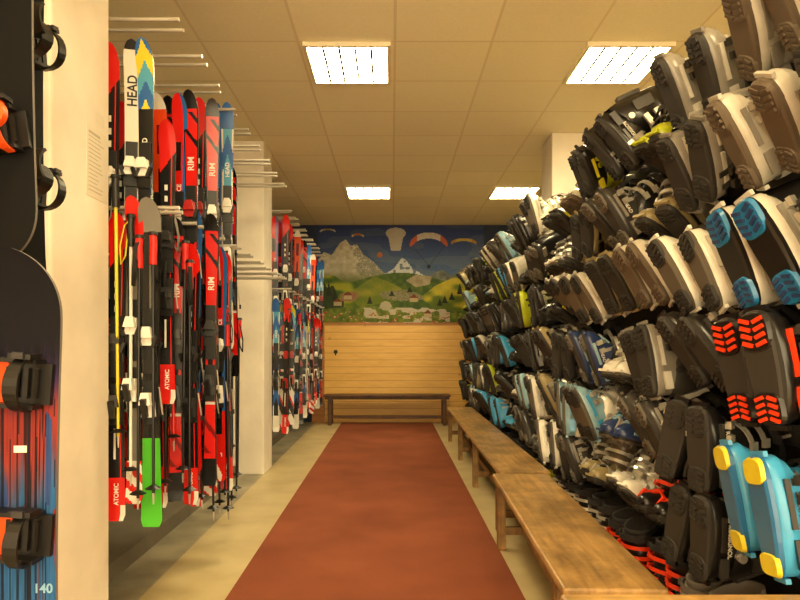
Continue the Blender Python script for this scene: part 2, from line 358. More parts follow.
# ------------------------------------------------------------ ski boots
def ring(yb,yf,hw,z,n,e=.78,heel=.84,tilt=0,off=0.0):
    P=[];yc=(yb+yf)/2;hl=(yf-yb)/2+off;hw=hw+off
    for k in range(n):
        a=2*math.pi*k/n;c=math.cos(a);s=math.sin(a)
        yy=yc+hl*math.copysign(abs(c)**e,c)
        t=(yy-yb)/(yf-yb); x=hw*math.copysign(abs(s)**e,s)*(heel+(1-heel)*ss(0,.6,t))
        P.append((x,yy,z+tilt*(yy-yc)))
    return P
SH=[(.026,-.148,.147,.048),(.034,-.150,.150,.054),(.062,-.150,.148,.054),(.066,-.148,.144,.051),(.084,-.148,.130,.051),(.100,-.150,.100,.051),(.118,-.149,.070,.050),(.135,-.146,.050,.049),(.155,-.140,.035,.047),(.175,-.13,.03,.045)]
CU=[(.098,-.157,.018,.056,.25),(.115,-.159,.036,.062,.22),(.15,-.158,.054,.066,.12),(.20,-.150,.062,.068,.0),(.204,-.147,.059,.065,.0),(.25,-.135,.070,.068,-.08),(.285,-.124,.076,.071,-.18)]
def bootbuild(st,n,get):
    sh,cu,so,lu,bu,li,ac=st[:7]
    tr=st[7] if len(st)>7 else lu
    small=lu.name=='boot_yellow'
    t0=.078 if small else .045; h0=-.092 if small else -.062
    b=get('sole'); b.loft([ring(-.145,.143,.040,.008,n,.7),ring(-.150,.149,.046,.014,n,.7),ring(-.150,.149,.047,.028,n,.7)],so,smooth=False)
    b=get('toe_lug'); b.loft([ring(t0,.140,.039,.003,n,.6,1.0),ring(t0-.003,.146,.043,.014,n,.6,1.0)],lu,smooth=False)
    if n>14 and not small:
        for k in range(4):
            for sx in(-1,1): b.box((sx*.019,.064+k*.020,.001),(.028,.010,.007),tr,M=Matrix.Rotation(sx*.35,3,'Z'))
    elif n<=14:
        for k in range(2): b.box((0,.075+k*.03,-.002),(.06,.012,.007),so)
    b=get('heel_lug'); b.loft([ring(-.143,h0,.035,.003,n,.6,1.0),ring(-.148,h0+.004,.040,.014,n,.6,1.0)],lu,smooth=False)
    if n>14 and not small:
        for k in range(4):
            for sx in(-1,1): b.box((sx*.017,-.130+k*.018,.001),(.024,.009,.007),tr,M=Matrix.Rotation(-sx*.35,3,'Z'))
    b=get('shell'); rr=[ring(a,c,w,z,n) for z,a,c,w in SH]; b.loft(rr,sh)
    if n>14:
        b.box((0,.152,.030),(.060,.014,.012),sh); b.box((0,-.155,.032),(.050,.012,.014),sh)
        for sx in(-1,1):
            b.box((sx*.054,.03,.056),(.008,.12,.014),ac); b.box((sx*.049,-.09,.066),(.010,.07,.030),ac)
        b.box((0,.078,.116),(.028,.05,.014),ac,M=Matrix.Rotation(-.55,3,'X'))
        b.box((0,.040,.145),(.022,.05,.012),cu,M=Matrix.Rotation(-.8,3,'X'))
    b=get('cuff'); rr=[ring(a,c,w,z,n,.85,.9,t) for z,a,c,w,t in CU]
    z,a,c,w,t=CU[-1]; rr+=[ring(a+.009,c-.009,w-.009,z,n,.85,.9,t),ring(a+.02,c-.02,w-.012,z-.07,n,.85,.9,0)]
    b.loft(rr,cu,False,True)
    if n>14:
        for sx in(-1,1):
            b.cyl((sx*.050,-.055,.118),(sx*.072,-.055,.118),.015,bu,12)
            b.box((sx*.067,-.075,.20),(.008,.05,.09),ac,M=Matrix.Rotation(-.2,3,'X'))
        b.box((0,-.150,.20),(.03,.03,.11),ac,M=Matrix.Rotation(-.22,3,'X'))
    b=get('liner'); rr=[ring(a+.008,c-.008,w-.008,.25,n,.85,.9,0),ring(a+.008,c-.006,w-.007,.30,n,.85,.9,-.2),ring(a+.010,c-.002,w-.006,.318,n,.85,.9,-.25),ring(a+.020,c-.014,w-.017,.318,n,.85,.9,-.25),ring(a+.026,c-.022,w-.02,.235,n,.85,.9,0)]
    b.loft(rr,li,False,True)
    def arc(plane,p,m,gb,wd=.018):
        rings=[];q=12 if n>14 else 6
        for i in range(q+1):
            t=math.pi*(-.05+.95*i/q)
            if plane=='inst':
                y,hw,hz,tl=p; x=math.cos(t)*(hw+.006); z=.045+math.sin(t)*(hz+.008)
                dy=tl*math.sin(t)
                rings.append([(x,y+dy-wd/2,z),(x*1.10,y+dy-wd/2,z+.007*math.sin(t)),(x*1.10,y+dy+wd/2,z+.007*math.sin(t)),(x,y+dy+wd/2,z)])
            else:
                z,yf,hw=p; x=math.cos(t)*(hw+.008); y=yf-.07+math.sin(t)*.080
                rings.append([(x,y,z-wd/2),(x*1.08,y+.007*math.sin(t),z-wd/2),(x*1.08,y+.007*math.sin(t),z+wd/2),(x,y,z+wd/2)])
        gb.loft(rings,m,smooth=False)
        if n>14:
            for sg in(1,-1):
                ln=1 if sg>0 else .5
                if plane=='inst': gb.box((sg*(p[1]+.010),p[0],.085),(.012,.024,.055*ln),m,M=Matrix.Rotation(-.35*sg,3,'Y'))
                else: gb.box((sg*(p[2]+.014),p[1]-.055,p[0]),(.012,.060*ln,.024),m)
    arc('inst',(.085,.053,.063,-.01),bu,get('buckle'))
    arc('inst',(.040,.051,.095,-.012),bu,get('buckle.1'))
    arc('cuff',(.165,.062,.062),bu,get('buckle.2'))
    arc('cuff',(.215,.068,.064),bu,get('buckle.3'))
    arc('cuff',(.262,.076,.066),li,get('power_strap'),.03)
def pm(name,rgb,rough=.28): return mat('boot_'+name,rgb,rough,var=.12,vscale=14)
K=pm('black',(24,22,22)); DG=pm('charcoal',(58,55,52)); G=pm('grey',(138,132,122)); LG=pm('silver',(204,198,184)); Wt=pm('white',(240,234,220))
BL=pm('blue',(66,158,212)); LB=pm('pale_blue',(140,178,194)); YE=pm('yellow',(230,212,46)); LI=pm('lime',(190,200,40)); OR=pm('orange',(236,62,24)); RD=pm('red',(196,34,24)); KH=pm('khaki',(152,136,96)); BR=pm('brown_grey',(100,88,72)); RG=mat('boot_sole_rubber',(44,40,36),.7); RL=mat('boot_sole_light',(92,84,72),.6); NV=pm('navy',(44,60,104)); CY=pm('cyan',(36,120,176)); LN=mat('boot_liner',(36,33,32),.85); LNG=mat('boot_liner_grey',(104,96,88),.85); BK=mat('boot_buckle_metal',(205,200,188),.3,.5); BKd=mat('boot_buckle_dark',(62,60,56),.35,.4); BRS=mat('boot_sole_brown',(94,80,64),.65); BLD=pm('mid_blue',(40,104,156))
STY={
'black':((K,K,RG,RG,BK,LN,DG),'black plastic ski boot with dark treaded sole'),
'charcoal':((DG,K,RG,RL,BK,LN,G),'charcoal ski boot with grey sole lugs'),
'grey':((G,DG,RG,RG,BKd,LNG,LG),'grey ski boot with dark rubber sole'),
'silver':((LG,G,BRS,RG,BK,LNG,Wt),'silver grey ski boot with brown treaded sole'),
'allsilver':((LG,LG,BRS,BRS,BK,LNG,G),'pale silver ski boot with brown sole'),
'white':((Wt,Wt,RL,RG,BK,LNG,LG),'white ski boot with grey sole'),
'orange':((K,K,RG,K,BKd,LN,OR,OR),'black ski boot with orange patterned sole'),
'blueyellow':((BL,BL,BLD,YE,BKd,LN,K,YE),'bright blue ski boot with yellow sole lugs'),
'bluesole':((LG,G,K,CY,BK,LNG,G,NV),'grey ski boot with blue treaded sole'),
'lime':((K,LI,RG,RG,LI,LN,YE),'black ski boot with lime yellow trim'),
'limeshell':((LI,K,RG,RG,BKd,LN,K),'lime green and black ski boot'),
'navy':((NV,K,RG,RL,BK,LN,LB),'navy ski boot with pale blue trim'),
'blue':((BL,K,RG,RG,BK,LN,Wt),'blue and black ski boot'),
'paleblue':((LB,Wt,RL,RG,BK,LNG,BL),'pale blue and white ski boot'),
'khaki':((KH,BR,RG,RG,BK,LNG,K),'khaki brown ski boot with dark sole'),
'redblack':((K,K,RG,RG,OR,LN,OR),'black ski boot with red-orange buckles'),
}
near_p={};far_m={}
def near_proto(s):
    if s in near_p: return near_p[s]
    parts={}
    def get(k): return parts.setdefault(k,MB())
    bootbuild(STY[s][0],24,get)
    near_p[s]=[(k.split('.')[0],m.mesh(k.split('.')[0])) for k,m in parts.items()]
    # printed maker lettering on the cuff side of a few dark / light models
    return near_p[s]
def far_mb(s):
    if s in far_m: return far_m[s]
    b=MB(); bootbuild(STY[s][0],14,lambda k:b); far_m[s]=(b,b.mesh('ski_boot')); return far_m[s]
ROWS=[2.29,1.94,1.59,1.245,.905,.585,.25]
P=.45; YS=1.53; NC=20
rowstyle=[
 ['silver','grey','charcoal','khaki','allsilver'],
 ['grey','charcoal','khaki','black','silver'],
 ['white','silver','allsilver','black','khaki'],
 ['black','charcoal','silver','navy','white'],
 ['black','grey','navy','paleblue','charcoal','silver'],
 ['charcoal','black','silver','limeshell','white'],
 ['redblack','grey','black','charcoal','paleblue']]
farstyle=['black','lime','limeshell','blue','white','charcoal','silver','paleblue','khaki','black','lime','black','limeshell']
fixed={ (0,0):'silver',(0,1):'allsilver',(0,2):'grey',(0,3):'limeshell',(0,4):'black',(0,5):'lime',
 (1,0):'grey',(1,1):'allsilver',(1,2):'grey',(1,3):'khaki',(1,4):'charcoal',(1,5):'khaki',
 (2,0):'silver',(2,1):'bluesole',(2,2):'white',(2,3):'allsilver',(2,4):'khaki',(2,5):'silver',
 (3,0):'grey',(3,1):'orange',(3,2):'black',(3,3):'grey',(3,4):'white',(3,5):'navy',
 (4,0):None,(4,1):None,(4,2):'black',(4,3):'charcoal',(4,4):'navy',(4,5):'paleblue',
 (5,0):None,(5,1):'blueyellow',(5,2):'black',(5,3):'redblack',(5,4):'white',(5,5):'khaki',
 (6,0):'grey',(6,1):'grey',(6,2):'silver',(6,3):'redblack',(6,4):'redblack',(6,5):'black'}
boots=[]
for r,z in enumerate(ROWS):
    for c in range(NC):
        if (r,c) in fixed:
            s=fixed[(r,c)]
            if s is None: continue
        else:
            s=R.choice(rowstyle[r] if c<7 else farstyle)
        up= 1 if (r in(2,3,4,5,6) or R.random()<.75) else -1
        psi0=R.uniform(-14,18) if c<9 else R.uniform(-24,20)
        tilt0=[30,26,20,14,14,14,10][r]+R.uniform(-13,13); roll0=R.uniform(-28,28)+(14 if r<2 else -12)
        stand=(R.random()<.28) or r==6 or (r,c) in((5,3),(5,5),(4,4),(0,3),(3,4))
        sp=.19; zz=z+R.uniform(-.03,.03)
        SP={(3,1):(18,8,-4),(2,1):(4,16,-12),(5,1):(-6,8,-10),(4,2):(22,0,8),(2,2):(0,20,-22),(2,3):(2,22,-26),(3,2):(0,22,-26),(1,1):(-6,32,22),(0,1):(-10,34,28),(1,2):(4,28,22),(5,2):(12,5,12),(0,2):(0,30,22)}
        if (r,c) in SP: psi0,tilt0,roll0=SP[(r,c)]; stand=False
        if (r,c)==(5,1): zz=.80; sp=.225
        sa=R.uniform(-75,-10); lean=R.uniform(15,40) if r<6 else R.uniform(0,14)
        jt=3 if (r,c)==(5,1) else 6
        for k in(0,1):
            y=YS+c*P+(k-.5)*sp
            j=lambda a:math.radians(a)
            if stand:
                h=j(180+sa*0.6+R.uniform(-8,8)); toe=Vector((math.cos(h),math.sin(h),0))
                if toe.y>0: toe.y=-toe.y
                lv=j(lean+R.uniform(-6,6))
                a=(Vector((0,0,1))*math.cos(lv)-toe*math.sin(lv)).normalized(); Y=(toe-a*toe.dot(a)).normalized(); X=Y.cross(a)
                M=Matrix((X*1.15,Y*1.06,a*1.0)).transposed().to_4x4()
                M.translation=Vector((1.25,y,zz-.13 if r<6 else .085))
            else:
                psi=j(psi0+R.uniform(-jt,jt)); tilt=j(tilt0+R.uniform(-jt,jt)); roll=j(roll0+R.uniform(-jt,jt)*1.4)
                a=Vector((math.cos(psi)*math.cos(tilt),math.sin(psi)*math.cos(tilt),math.sin(tilt)))
                Y=(Vector((0,0,up))-a*a.z*up).normalized()
                Rm=Matrix.Rotation(roll,3,a); Y=Rm@Y; X=Y.cross(a)
                f=1.08 if (r,c) in((5,1),(2,1),(3,1)) else 1
                M=Matrix((X*1.20*f,Y*1.08*f,a*1.10)).transposed().to_4x4()
                M.translation=Vector((1.11+R.uniform(-.03,.02)-(.03 if (r,c)==(5,1) else 0),y,zz+R.uniform(-.012,.012)))
            boots.append((y,r,c,s,M))
boots.sort(key=lambda t:t[0])
protos={}
LET={'black':'ROSSIGNOL','white':'HEAD','blueyellow':'SALOMON','charcoal':'HEAD','limeshell':'ROSSIGNOL','navy':'HEAD'}
LM_w=mat('boot_print_white',(224,220,206),.5); LM_k=mat('boot_print_dark',(40,38,36),.5)
def boot_text(root,s):
    if s not in LET: return
    mt=LM_k if s in('white','blueyellow','limeshell') else LM_w
    for sx in(-1,1):
        # reads along the shell side (local y), standing on local z
        Xa=Vector((0,float(sx),0)); Ya=Vector((0,0,1)); Na=Xa.cross(Ya)
        Mx=Matrix((Xa,Ya,Na)).transposed().to_4x4(); Mx.translation=(sx*.0565,.005,.078)
        obj('lettering',textmesh(LET[s],mt,.022),M=Mx,parent=root)
for i,(y,r,c,s,M) in enumerate(boots):
    lab=STY[s][1]
    if c<9:
        if s not in protos:
            root=obj('ski_boot',None,M=M,label=lab+' on the rack',cat='ski boot',group='rental ski boots on the rack')
            for nm,me in near_proto(s): obj(nm,me,parent=root)
            boot_text(root,s)
            protos[s]=root
        else: clone(protos[s],M)
    else:
        obj('ski_boot',far_mb(s)[1],M=M,label=lab+' on the rack',cat='ski boot',group='rental ski boots on the rack')
# boot rack
rk=obj('boot_rack',None,loc=(1.50,0,0),label='long dark boot rack with rows of pegs',cat='boot rack')
YE1=YS+NC*P
b=MB(); b.box((.010,(1.3+YE1)/2,1.28),(.012,YE1-1.3,2.4),M_rackboard); obj('back_panel',b.mesh('back_panel'),parent=rk)
for z in ROWS:
    b=MB(); b.box((-.006,(1.3+YE1)/2,z-.0),(.016,YE1-1.3,.05),M_darkmetal); obj('rail',b.mesh('rail'),parent=rk)
for k in range(8):
    y=1.35+k*(YE1-1.4)/7
    b=MB(); b.box((.022,y,1.25),(.012,.05,2.5),M_darkmetal); obj('upright',b.mesh('upright'),parent=rk)
b=MB(); b.box((-.21,(1.8+YE1)/2,.055),(.40,YE1-1.8,.012),mat('rack_grey_plate',(130,124,110),.5,.3),M=Matrix.Rotation(-.06,3,'Y')); obj('shelf',b.mesh('shelf'),parent=rk)
b=MB()
for z in ROWS[:-1]:
    for c in range(NC):
        for k in(0,1):
            y=YS+c*P+(k-.5)*.19+.06
            b.cyl((-.01,y,z+.06),(-.12,y-.02,z+.04),.007,M_steel,6)
obj('peg',b.mesh('peg'),parent=rk,kind='stuff')

# ------------------------------------------------------------ skis
PAL=dict(red=(208,28,20),dred=(120,16,14),black=(20,19,20),white=(226,222,210),green=(70,176,38),yellow=(220,204,50),blue=(46,100,172),orange=(232,76,30),grey=(120,116,110),cyan=(80,160,196))
def D(i,t,s):
    q=PAL
    if i==0:
        if abs(s)>.80: return q['black']
        if t>.94: return q['black']
        if .80<t<.93 and (t*24+s*.8)%2<.5: return q['black']
        if .60<t<.61 or .3<t<.31: return q['white']
        if .36<t<.58 and abs(s)<.4: return q['black']
        if .12<t<.28 and (t*20+s*.6)%2<.5: return q['dred']
        if t<.1: return q['black']
        return q['red']
    if i==1:
        if t>.86+.04*s: return q['red']
        if t<.14: return q['red'] if s<.5 or t>.05 else q['white']
        if abs(s-.5)<.14: return q['red']
        if .2<t<.3 and abs(s+.3)<.2: return q['white']
        if .66<t<.8 and abs(s+.2)<.25: return q['white'] if (t*50)%2<1 else q['black']
        return q['black']
    if i==2:
        if (t*5+s*.25)%1<.32: return q['red']
        if (t*5+s*.25)%1<.42: return q['black']
        return q['white']
    if i==3:
        if t<.27: return q['green']
        if t>.9: return q['grey']
        if abs(s)<.2 and t>.5: return q['grey']
        return q['black']
    if i==4:
        z=(t*16+abs(s)*.9)%3
        if t>.78: return q['yellow'] if z<1 else (q['blue'] if z<2 else q['cyan'])
        if t<.5:
            w=(t*9+s*.5)%2
            return q['white'] if w<.9 else (q['black'] if w<1.7 else q['red'])
        return q['black'] if t>.6 else q['blue']
    if i==5:
        if abs(s)<.35 and t<.75: return q['black']
        if t>.95: return q['white']
        if .8<t<.9 and abs(s)<.4: return q['dred']
        return q['orange']
    if i==6:
        if t<.08: return q['black']
        if t>.97: return q['black']
        if abs(s)<.14 and .15<t<.6: return q['black']
        return q['white']
    if i==7:
        if s>.45: return q['blue'] if t>.3 else q['red']
        if t<.12 and (t*24+s*1.2)%3<1.2: return q['white']
        if .74<t<.84 and s<.2: return q['black']
        return q['red'] if t>.5 or t<.2 else q['black']
    if i==8:
        if t<.14: return q['white'] if (t*34+s*.8)%2<1 else q['red']
        if t>.88: return q['red']
        return q['black'] if abs(s)>.4 else q['grey']
    if i==9:
        if t>.9: return q['blue']
        if t<.12: return q['white']
        if (t*6+abs(s)*.5)%1.6<.5: return q['blue']
        if abs(s)>.75: return q['white']
        return q['black'] if t<.6 else q['cyan']
    if i==10:
        if t>.62: 
            return q['white'] if (t*9+s*.4)%1.8<.3 else q['red']
        if t<.2: return q['black']
        return q['red'] if abs(s)<.5 else q['black']
DL=['red and black','black with red tail','white with red blocks','black with green tail','blue and yellow zigzag','orange with black stripe','white with black tip','red with blue edge','black with white and red pattern','blue and black','red with white bands']
M_ski=paintmat('ski_topsheet',.25)
def ski_mesh(i,L=1.5):
    n=200;w=14
    def hw(t):
        base=.030+.014*((t-.45)/.55)**2 if t>.45 else .030+.010*((.45-t)/.45)**2
        if i==3: base*=1.25
        if t>.93: base*=math.sqrt(max(0,1-((t-.93)/.07)**2))*.97+.03
        if t<.02: base*=.75+.25*(t/.02)
        return base
    def yo(t):
        if t>.87: return -((t-.87)/.13)**2*.05
        if t<.04: return -((.04-t)/.04)**2*.008
        return 0
    vs=[];fs=[];cl=[]
    for side in(0,1):
        for a in range(n+1):
            t=a/n; th=.007+.008*math.exp(-((t-.48)/.2)**2)
            for k in range(w+1):
                s=-1+2*k/w; vs.append((s*hw(t),yo(t)+(-th if side==0 else 0),t*L))
    N=(n+1)*(w+1)
    for a in range(n):
        for k in range(w):
            q=a*(w+1)+k
            fs.append((q,q+1,q+w+2,q+w+1)); cl.append(D(i,(a+.5)/n,-1+2*(k+.5)/w))
            fs.append((N+q+w+1,N+q+w+2,N+q+1,N+q)); cl.append((40,38,38))
    for a in range(n):
        q=a*(w+1); fs.append((q+w+1,N+q+w+1,N+q,q)); cl.append((24,24,24))
        q+=w; fs.append((q,N+q,N+q+w+1,q+w+1)); cl.append((24,24,24))
    fs.append(tuple(range(w+1))[::-1]+tuple(N+k for k in range(w+1))); cl.append((24,24,24))
    me=bpy.data.meshes.new('ski_body'); me.from_pydata(vs,[],fs); me.materials.append(M_ski)
    ca=me.color_attributes.new('Col','BYTE_COLOR','CORNER'); buf=[]
    for f,c in zip(fs,cl): 
        c=lin(c); buf+=[c[0],c[1],c[2],1]*len(f)
    ca.data.foreach_set('color',buf); return me
def binding(kind,m,m2):
    b=MB()
    b.box((0,-.018,0),(.052,.012,.30 if kind=='toe' else .2),m2)
    if kind=='toe':
        b.box((0,-.035,.02),(.060,.030,.08),m,M=None,taper=.7)
        b.box((0,-.058,.040),(.054,.028,.050),m,taper=.6)
        for sx in(-1,1): b.box((sx*.035,-.052,-.005),(.014,.022,.05),m2,M=Matrix.Rotation(sx*.35,3,'Y'))
        b.box((0,-.028,-.05),(.066,.008,.05),m2)
    else:
        b.box((0,-.038,-.01),(.056,.034,.11),m,taper=.75)
        b.box((0,-.068,.02),(.050,.040,.055),m,taper=.7)
        b.box((0,-.085,-.02),(.024,.020,.085),m2,M=Matrix.Rotation(.3,3,'X'))
        for sx in(-1,1):
            b.cyl((sx*.036,-.012,.07),(sx*.042,.018,-.06),.004,M_steel,6); b.box((sx*.043,.02,-.075),(.010,.012,.03),m2)
    return b.mesh(kind+'_binding')
TB={k:(binding('toe',m,M_black),binding('heel',m,M_black)) for k,m in (('w',M_white),('k',mat('binding_dark',(40,38,38),.35)),('r',mat('binding_red',(170,30,24),.35)))}
SM=[ski_mesh(i) for i in range(11)]
M_tw=mat('lettering_white',(232,226,214),.4); M_tk=mat('lettering_black',(22,20,20),.4)
WORD={0:('RIM',M_tw,.046,(1.12,)),1:('ATOMIC',M_tw,.028,(.13,)),2:('ATOMIC',M_tk,.026,(1.2,)),3:('RIM',M_tw,.040,(.95,)),4:('HEAD',M_tw,.034,(.98,)),5:('VOLKL',M_tk,.034,(1.3,)),6:('HEAD',M_tk,.060,(1.26,)),7:('RACE',M_tw,.032,(1.0,)),8:('HEAD',M_tw,.034,(.95,)),9:('HEAD',M_tw,.034,(1.1,)),10:('RIM',M_tw,.036,(.6,))}
def rot_text(z,y=-.0175):
    X=Vector((0,0,1));N=Vector((0,-1,0));Y=N.cross(X)
    M=Matrix((X,Y,N)).transposed().to_4x4(); M.translation=(0,y,z); return M
skp={}
def ski(i,M,L,grp,rich=True,bc=None):
    bc=bc or R.choice('wwwkkr')
    key=(i,bc,rich); k=L/1.5
    M=M@Matrix.Diagonal((1,1,k,1))
    if key in skp: return clone(skp[key],M,group=grp)
    r=obj('ski',None,M=M,label=DL[i]+' ski hanging on rack',cat='ski',group=grp)
    obj('ski_body',SM[i],parent=r)
    obj('toe_binding',TB[bc][0],loc=(0,0,.85),parent=r); obj('heel_binding',TB[bc][1],loc=(0,0,.57),parent=r)
    if rich:
        w,m,sz,zs=WORD[i]
        for z in zs: obj('lettering',textmesh(w,m,sz),M=rot_text(z,-.0160 if .3<z<1.1 else -.0102),parent=r)
    skp[key]=r; return r
def ski_rack(x0,x1,ys,zs,lab,y0,y1):
    r=obj('ski_rack',None,loc=(0,0,0),label=lab,cat='ski rack')
    b=MB(); b.box((x0-.01,(y0+y1)/2,1.6),(.02,y1-y0,2.9),M_skiboard); obj('back_panel',b.mesh('back_panel'),parent=r)
    for z in zs:
        b=MB(); b.box((x0+.02,(y0+y1)/2,z),(.04,y1-y0,.05),M_steel); obj('rail',b.mesh('rail'),parent=r)
        for y in ys:
            for d in(-.05,.05):
                L=x1+R.uniform(-.02,.02)
                b=MB(); b.cyl((x0+.03,y+d,z),(L,y+d,z),.0095,M_steel,8); obj('prong',b.mesh('prong'),parent=r)
    return r
ys1=[2.97,3.34,3.71,4.08,4.45,4.82,5.19,5.56,5.93]
ski_rack(-2.16,-.99,ys1,(2.79,1.93),'steel ski rack with long horizontal prongs between the pillars',2.85,6.4)
ys2=[7.1+.38*k for k in range(10)]
ski_rack(-2.16,-1.12,ys2,(2.79,1.93),'steel ski rack with prongs beyond the middle pillar',6.95,10.7)
G1='rental skis hanging on the rack';
def SMx(x,y,z,rz=0,lean=0): return Matrix.Translation((x,y,z))@Matrix.Rotation(rz,4,'Z')@Matrix.Rotation(lean,4,'Y')
upper={0:[0,0,1,6,4],1:[0,0,0,5,7,0],2:[0,5,0,7,1,0],3:[7,0,5,10,7,9]}
lower={0:[1,1,1,8,3],1:[1,0,0,1,0,1],2:[1,5,0,1,7,8],3:[0,6,1,0,8,1]}
tops=[2.70,2.61,2.74,2.85]
for ri,y in enumerate(ys1[:4]):
    n=len(upper[ri]); xe=[-1.13,-1.03,-1.035,-1.04][ri]
    xs=[xe-.080*k for k in range(n)][::-1]
    for k,x in enumerate(xs):
        L=[1.42,1.5,1.55,1.6][ri]+R.uniform(-.05,.05)
        tz=tops[ri]+R.uniform(-.02,.015)+(.02 if ri==0 and k>=3 else 0)
        ski(upper[ri][k],SMx(x-.01,y+.012,tz-L,R.uniform(-.1,.25),R.uniform(-.010,.012)),L,G1,True,'w' if (ri,k)==(0,4) else None)
        L=1.40+R.uniform(-.08,.08)
        ski(lower[ri][k],SMx(x+(.05 if ri==0 else .01),y-.085,[.54,.50,.44,.40][ri]+R.uniform(-.06,.06),R.uniform(-.1,.25),R.uniform(-.012,.012)),L,G1,True)
        if k>=n-4:
            L=1.45+R.uniform(-.1,.1)
            ski(R.choice([0,8,1,5,7,1,0,9,10]),SMx(x+(.03 if ri<2 else -.01),y+.17,(1.08 if R.random()<.5 else .56)+R.uniform(-.08,.06),R.uniform(-.1,.25),R.uniform(-.015,.015)),L,G1,True)
for ri,y in enumerate(ys1[4:6]):
    for k in range(2):
        ski(R.randrange(9),SMx(-1.35-.12*k,y,1.2,.1,0),1.5,G1,True)
for y in ys2:
    for k in range(2):
        x=-1.19-.10*k
        L=1.5+R.uniform(-.1,.1); ski(R.choice([0,0,10,1,9,5,7,8]),SMx(x,y+.012,2.72-L+R.uniform(-.08,.05),R.uniform(-.1,.3),R.uniform(-.02,.03)),L,G1,True)
        L=1.40+R.uniform(-.1,.1); ski(R.choice([0,1,1,0,9,8,6,4,0]),SMx(x+.02,y-.085,.36+R.uniform(-.08,.1),R.uniform(-.1,.3),R.uniform(-.02,.03)),L,G1,True)
# ski poles
def pole_parts(c):
    m=mat('pole_'+c,PAL[c],.3); g=[]
    b=MB(); b.cyl((0,0,.05),(0,0,1.08),.0065,m,8,.008); b.cyl((0,0,0),(0,0,.05),.003,M_steel,6,.006); g.append(('shaft',b.mesh('shaft')))
    b=MB(); b.cyl((0,0,.07),(0,0,.085),.036,M_black,14,.012); g.append(('basket',b.mesh('basket')))
    b=MB(); b.tube([(0,0,1.06),(0,0,1.10),(0,-.003,1.15),(0,0,1.19)],.017,M_black if c!='black' else mat('grip_red',PAL['red'],.5),8); b.cyl((0,0,1.19),(0,0,1.205),.023,M_black,10,.018); g.append(('grip',b.mesh('grip')))
    b=MB(); b.tube([(0,0,1.19),(.02,-.02,1.15),(.035,-.03,1.06),(.03,-.03,.98),(.012,-.02,1.02),(.002,-.01,1.18)],.010,mat('strap_'+c,PAL['yellow' if c=='white' else ('grey' if c!='black' else 'black')],.8),6,.3); g.append(('strap',b.mesh('strap')))
    return g
PP={}
def pole(c,M):
    lab={'black':'black','red':'red','yellow':'yellow','white':'white','cyan':'light blue'}[c]+' ski pole hanging among the skis'
    if c in PP: return clone(PP[c],M)
    r=obj('ski_pole',None,M=M,label=lab,cat='ski pole',group='ski poles hanging on the rack')
    for nm,me in pole_parts(c): obj(nm,me,parent=r)
    PP[c]=r; return r
PL=[(2.83,-1.21,'yellow',.85),(2.84,-1.16,'white',.68),(2.83,-1.055,'black',.60),(2.82,-1.12,'black',.58),(3.16,-1.12,'black',.56),(3.17,-1.08,'red',.78),(3.16,-1.00,'black',.52),(3.18,-1.04,'black',.62),
 (3.53,-1.12,'black',.46),(3.54,-1.05,'black',.40),(3.52,-.98,'black',.34),(3.55,-1.02,'yellow',.66),(3.53,-1.085,'white',.56),(3.90,-1.12,'red',.50),(3.90,-1.05,'black',.28),(3.91,-1.00,'black',.24),(3.91,-1.02,'black',.34),
 (4.27,-1.07,'black',.22),(4.28,-1.04,'black',.28),(4.64,-1.12,'black',.3),(4.66,-1.16,'cyan',.5)]
for y,x,c,z in PL: pole(c,SMx(x,y,z,R.uniform(0,6),R.uniform(-.03,.03)))
for y in ys2[::2]: pole(R.choice(['black','white','red']),SMx(-1.12,y-.18,.5,R.uniform(0,6),R.uniform(-.02,.02)))

# ------------------------------------------------------------ snowboards
M_sb=paintmat('snowboard_topsheet',.6,.12)
def sb_mesh(fn,L=1.42,W=.29,n=110,w=26):
    def hw(t):
        d=min(t,1-t)*L; base=W/2-.018*math.sin(math.pi*t)
        if d<.17: base*=max(0.0,1-((.17-d)/.17)**2.3)**.5
        return max(base,.002)
    def yo(t):
        d=min(t,1-t)*L; return -((.2-d)/.2)**2*.035 if d<.2 else 0
    vs=[];fs=[];cl=[]
    for sd in(0,1):
        for a in range(n+1):
            t=a/n
            for k in range(w+1):
                s=-1+2*k/w; vs.append((s*hw(t),yo(t)-(.010 if sd==0 else 0),t*L))
    N=(n+1)*(w+1)
    for a in range(n):
        for k in range(w):
            q=a*(w+1)+k; t=(a+.5)/n; s=(-1+2*(k+.5)/w)
            fs.append((q,q+1,q+w+2,q+w+1)); cl.append(fn(t,s*hw(t)/(W/2)))
            fs.append((N+q+w+1,N+q+w+2,N+q+1,N+q)); cl.append((30,30,34))
        q=a*(w+1); fs.append((q+w+1,N+q+w+1,N+q,q)); cl.append((110,106,104))
        q+=w; fs.append((q,N+q,N+q+w+1,q+w+1)); cl.append((110,106,104))
    me=bpy.data.meshes.new('deck'); me.from_pydata(vs,[],fs); me.materials.append(M_sb)
    ca=me.color_attributes.new('Col','BYTE_COLOR','CORNER'); buf=[]
    for f,c in zip(fs,cl):
        c=lin(c); buf+=[c[0],c[1],c[2],1]*len(f)
    ca.data.foreach_set('color',buf); return me
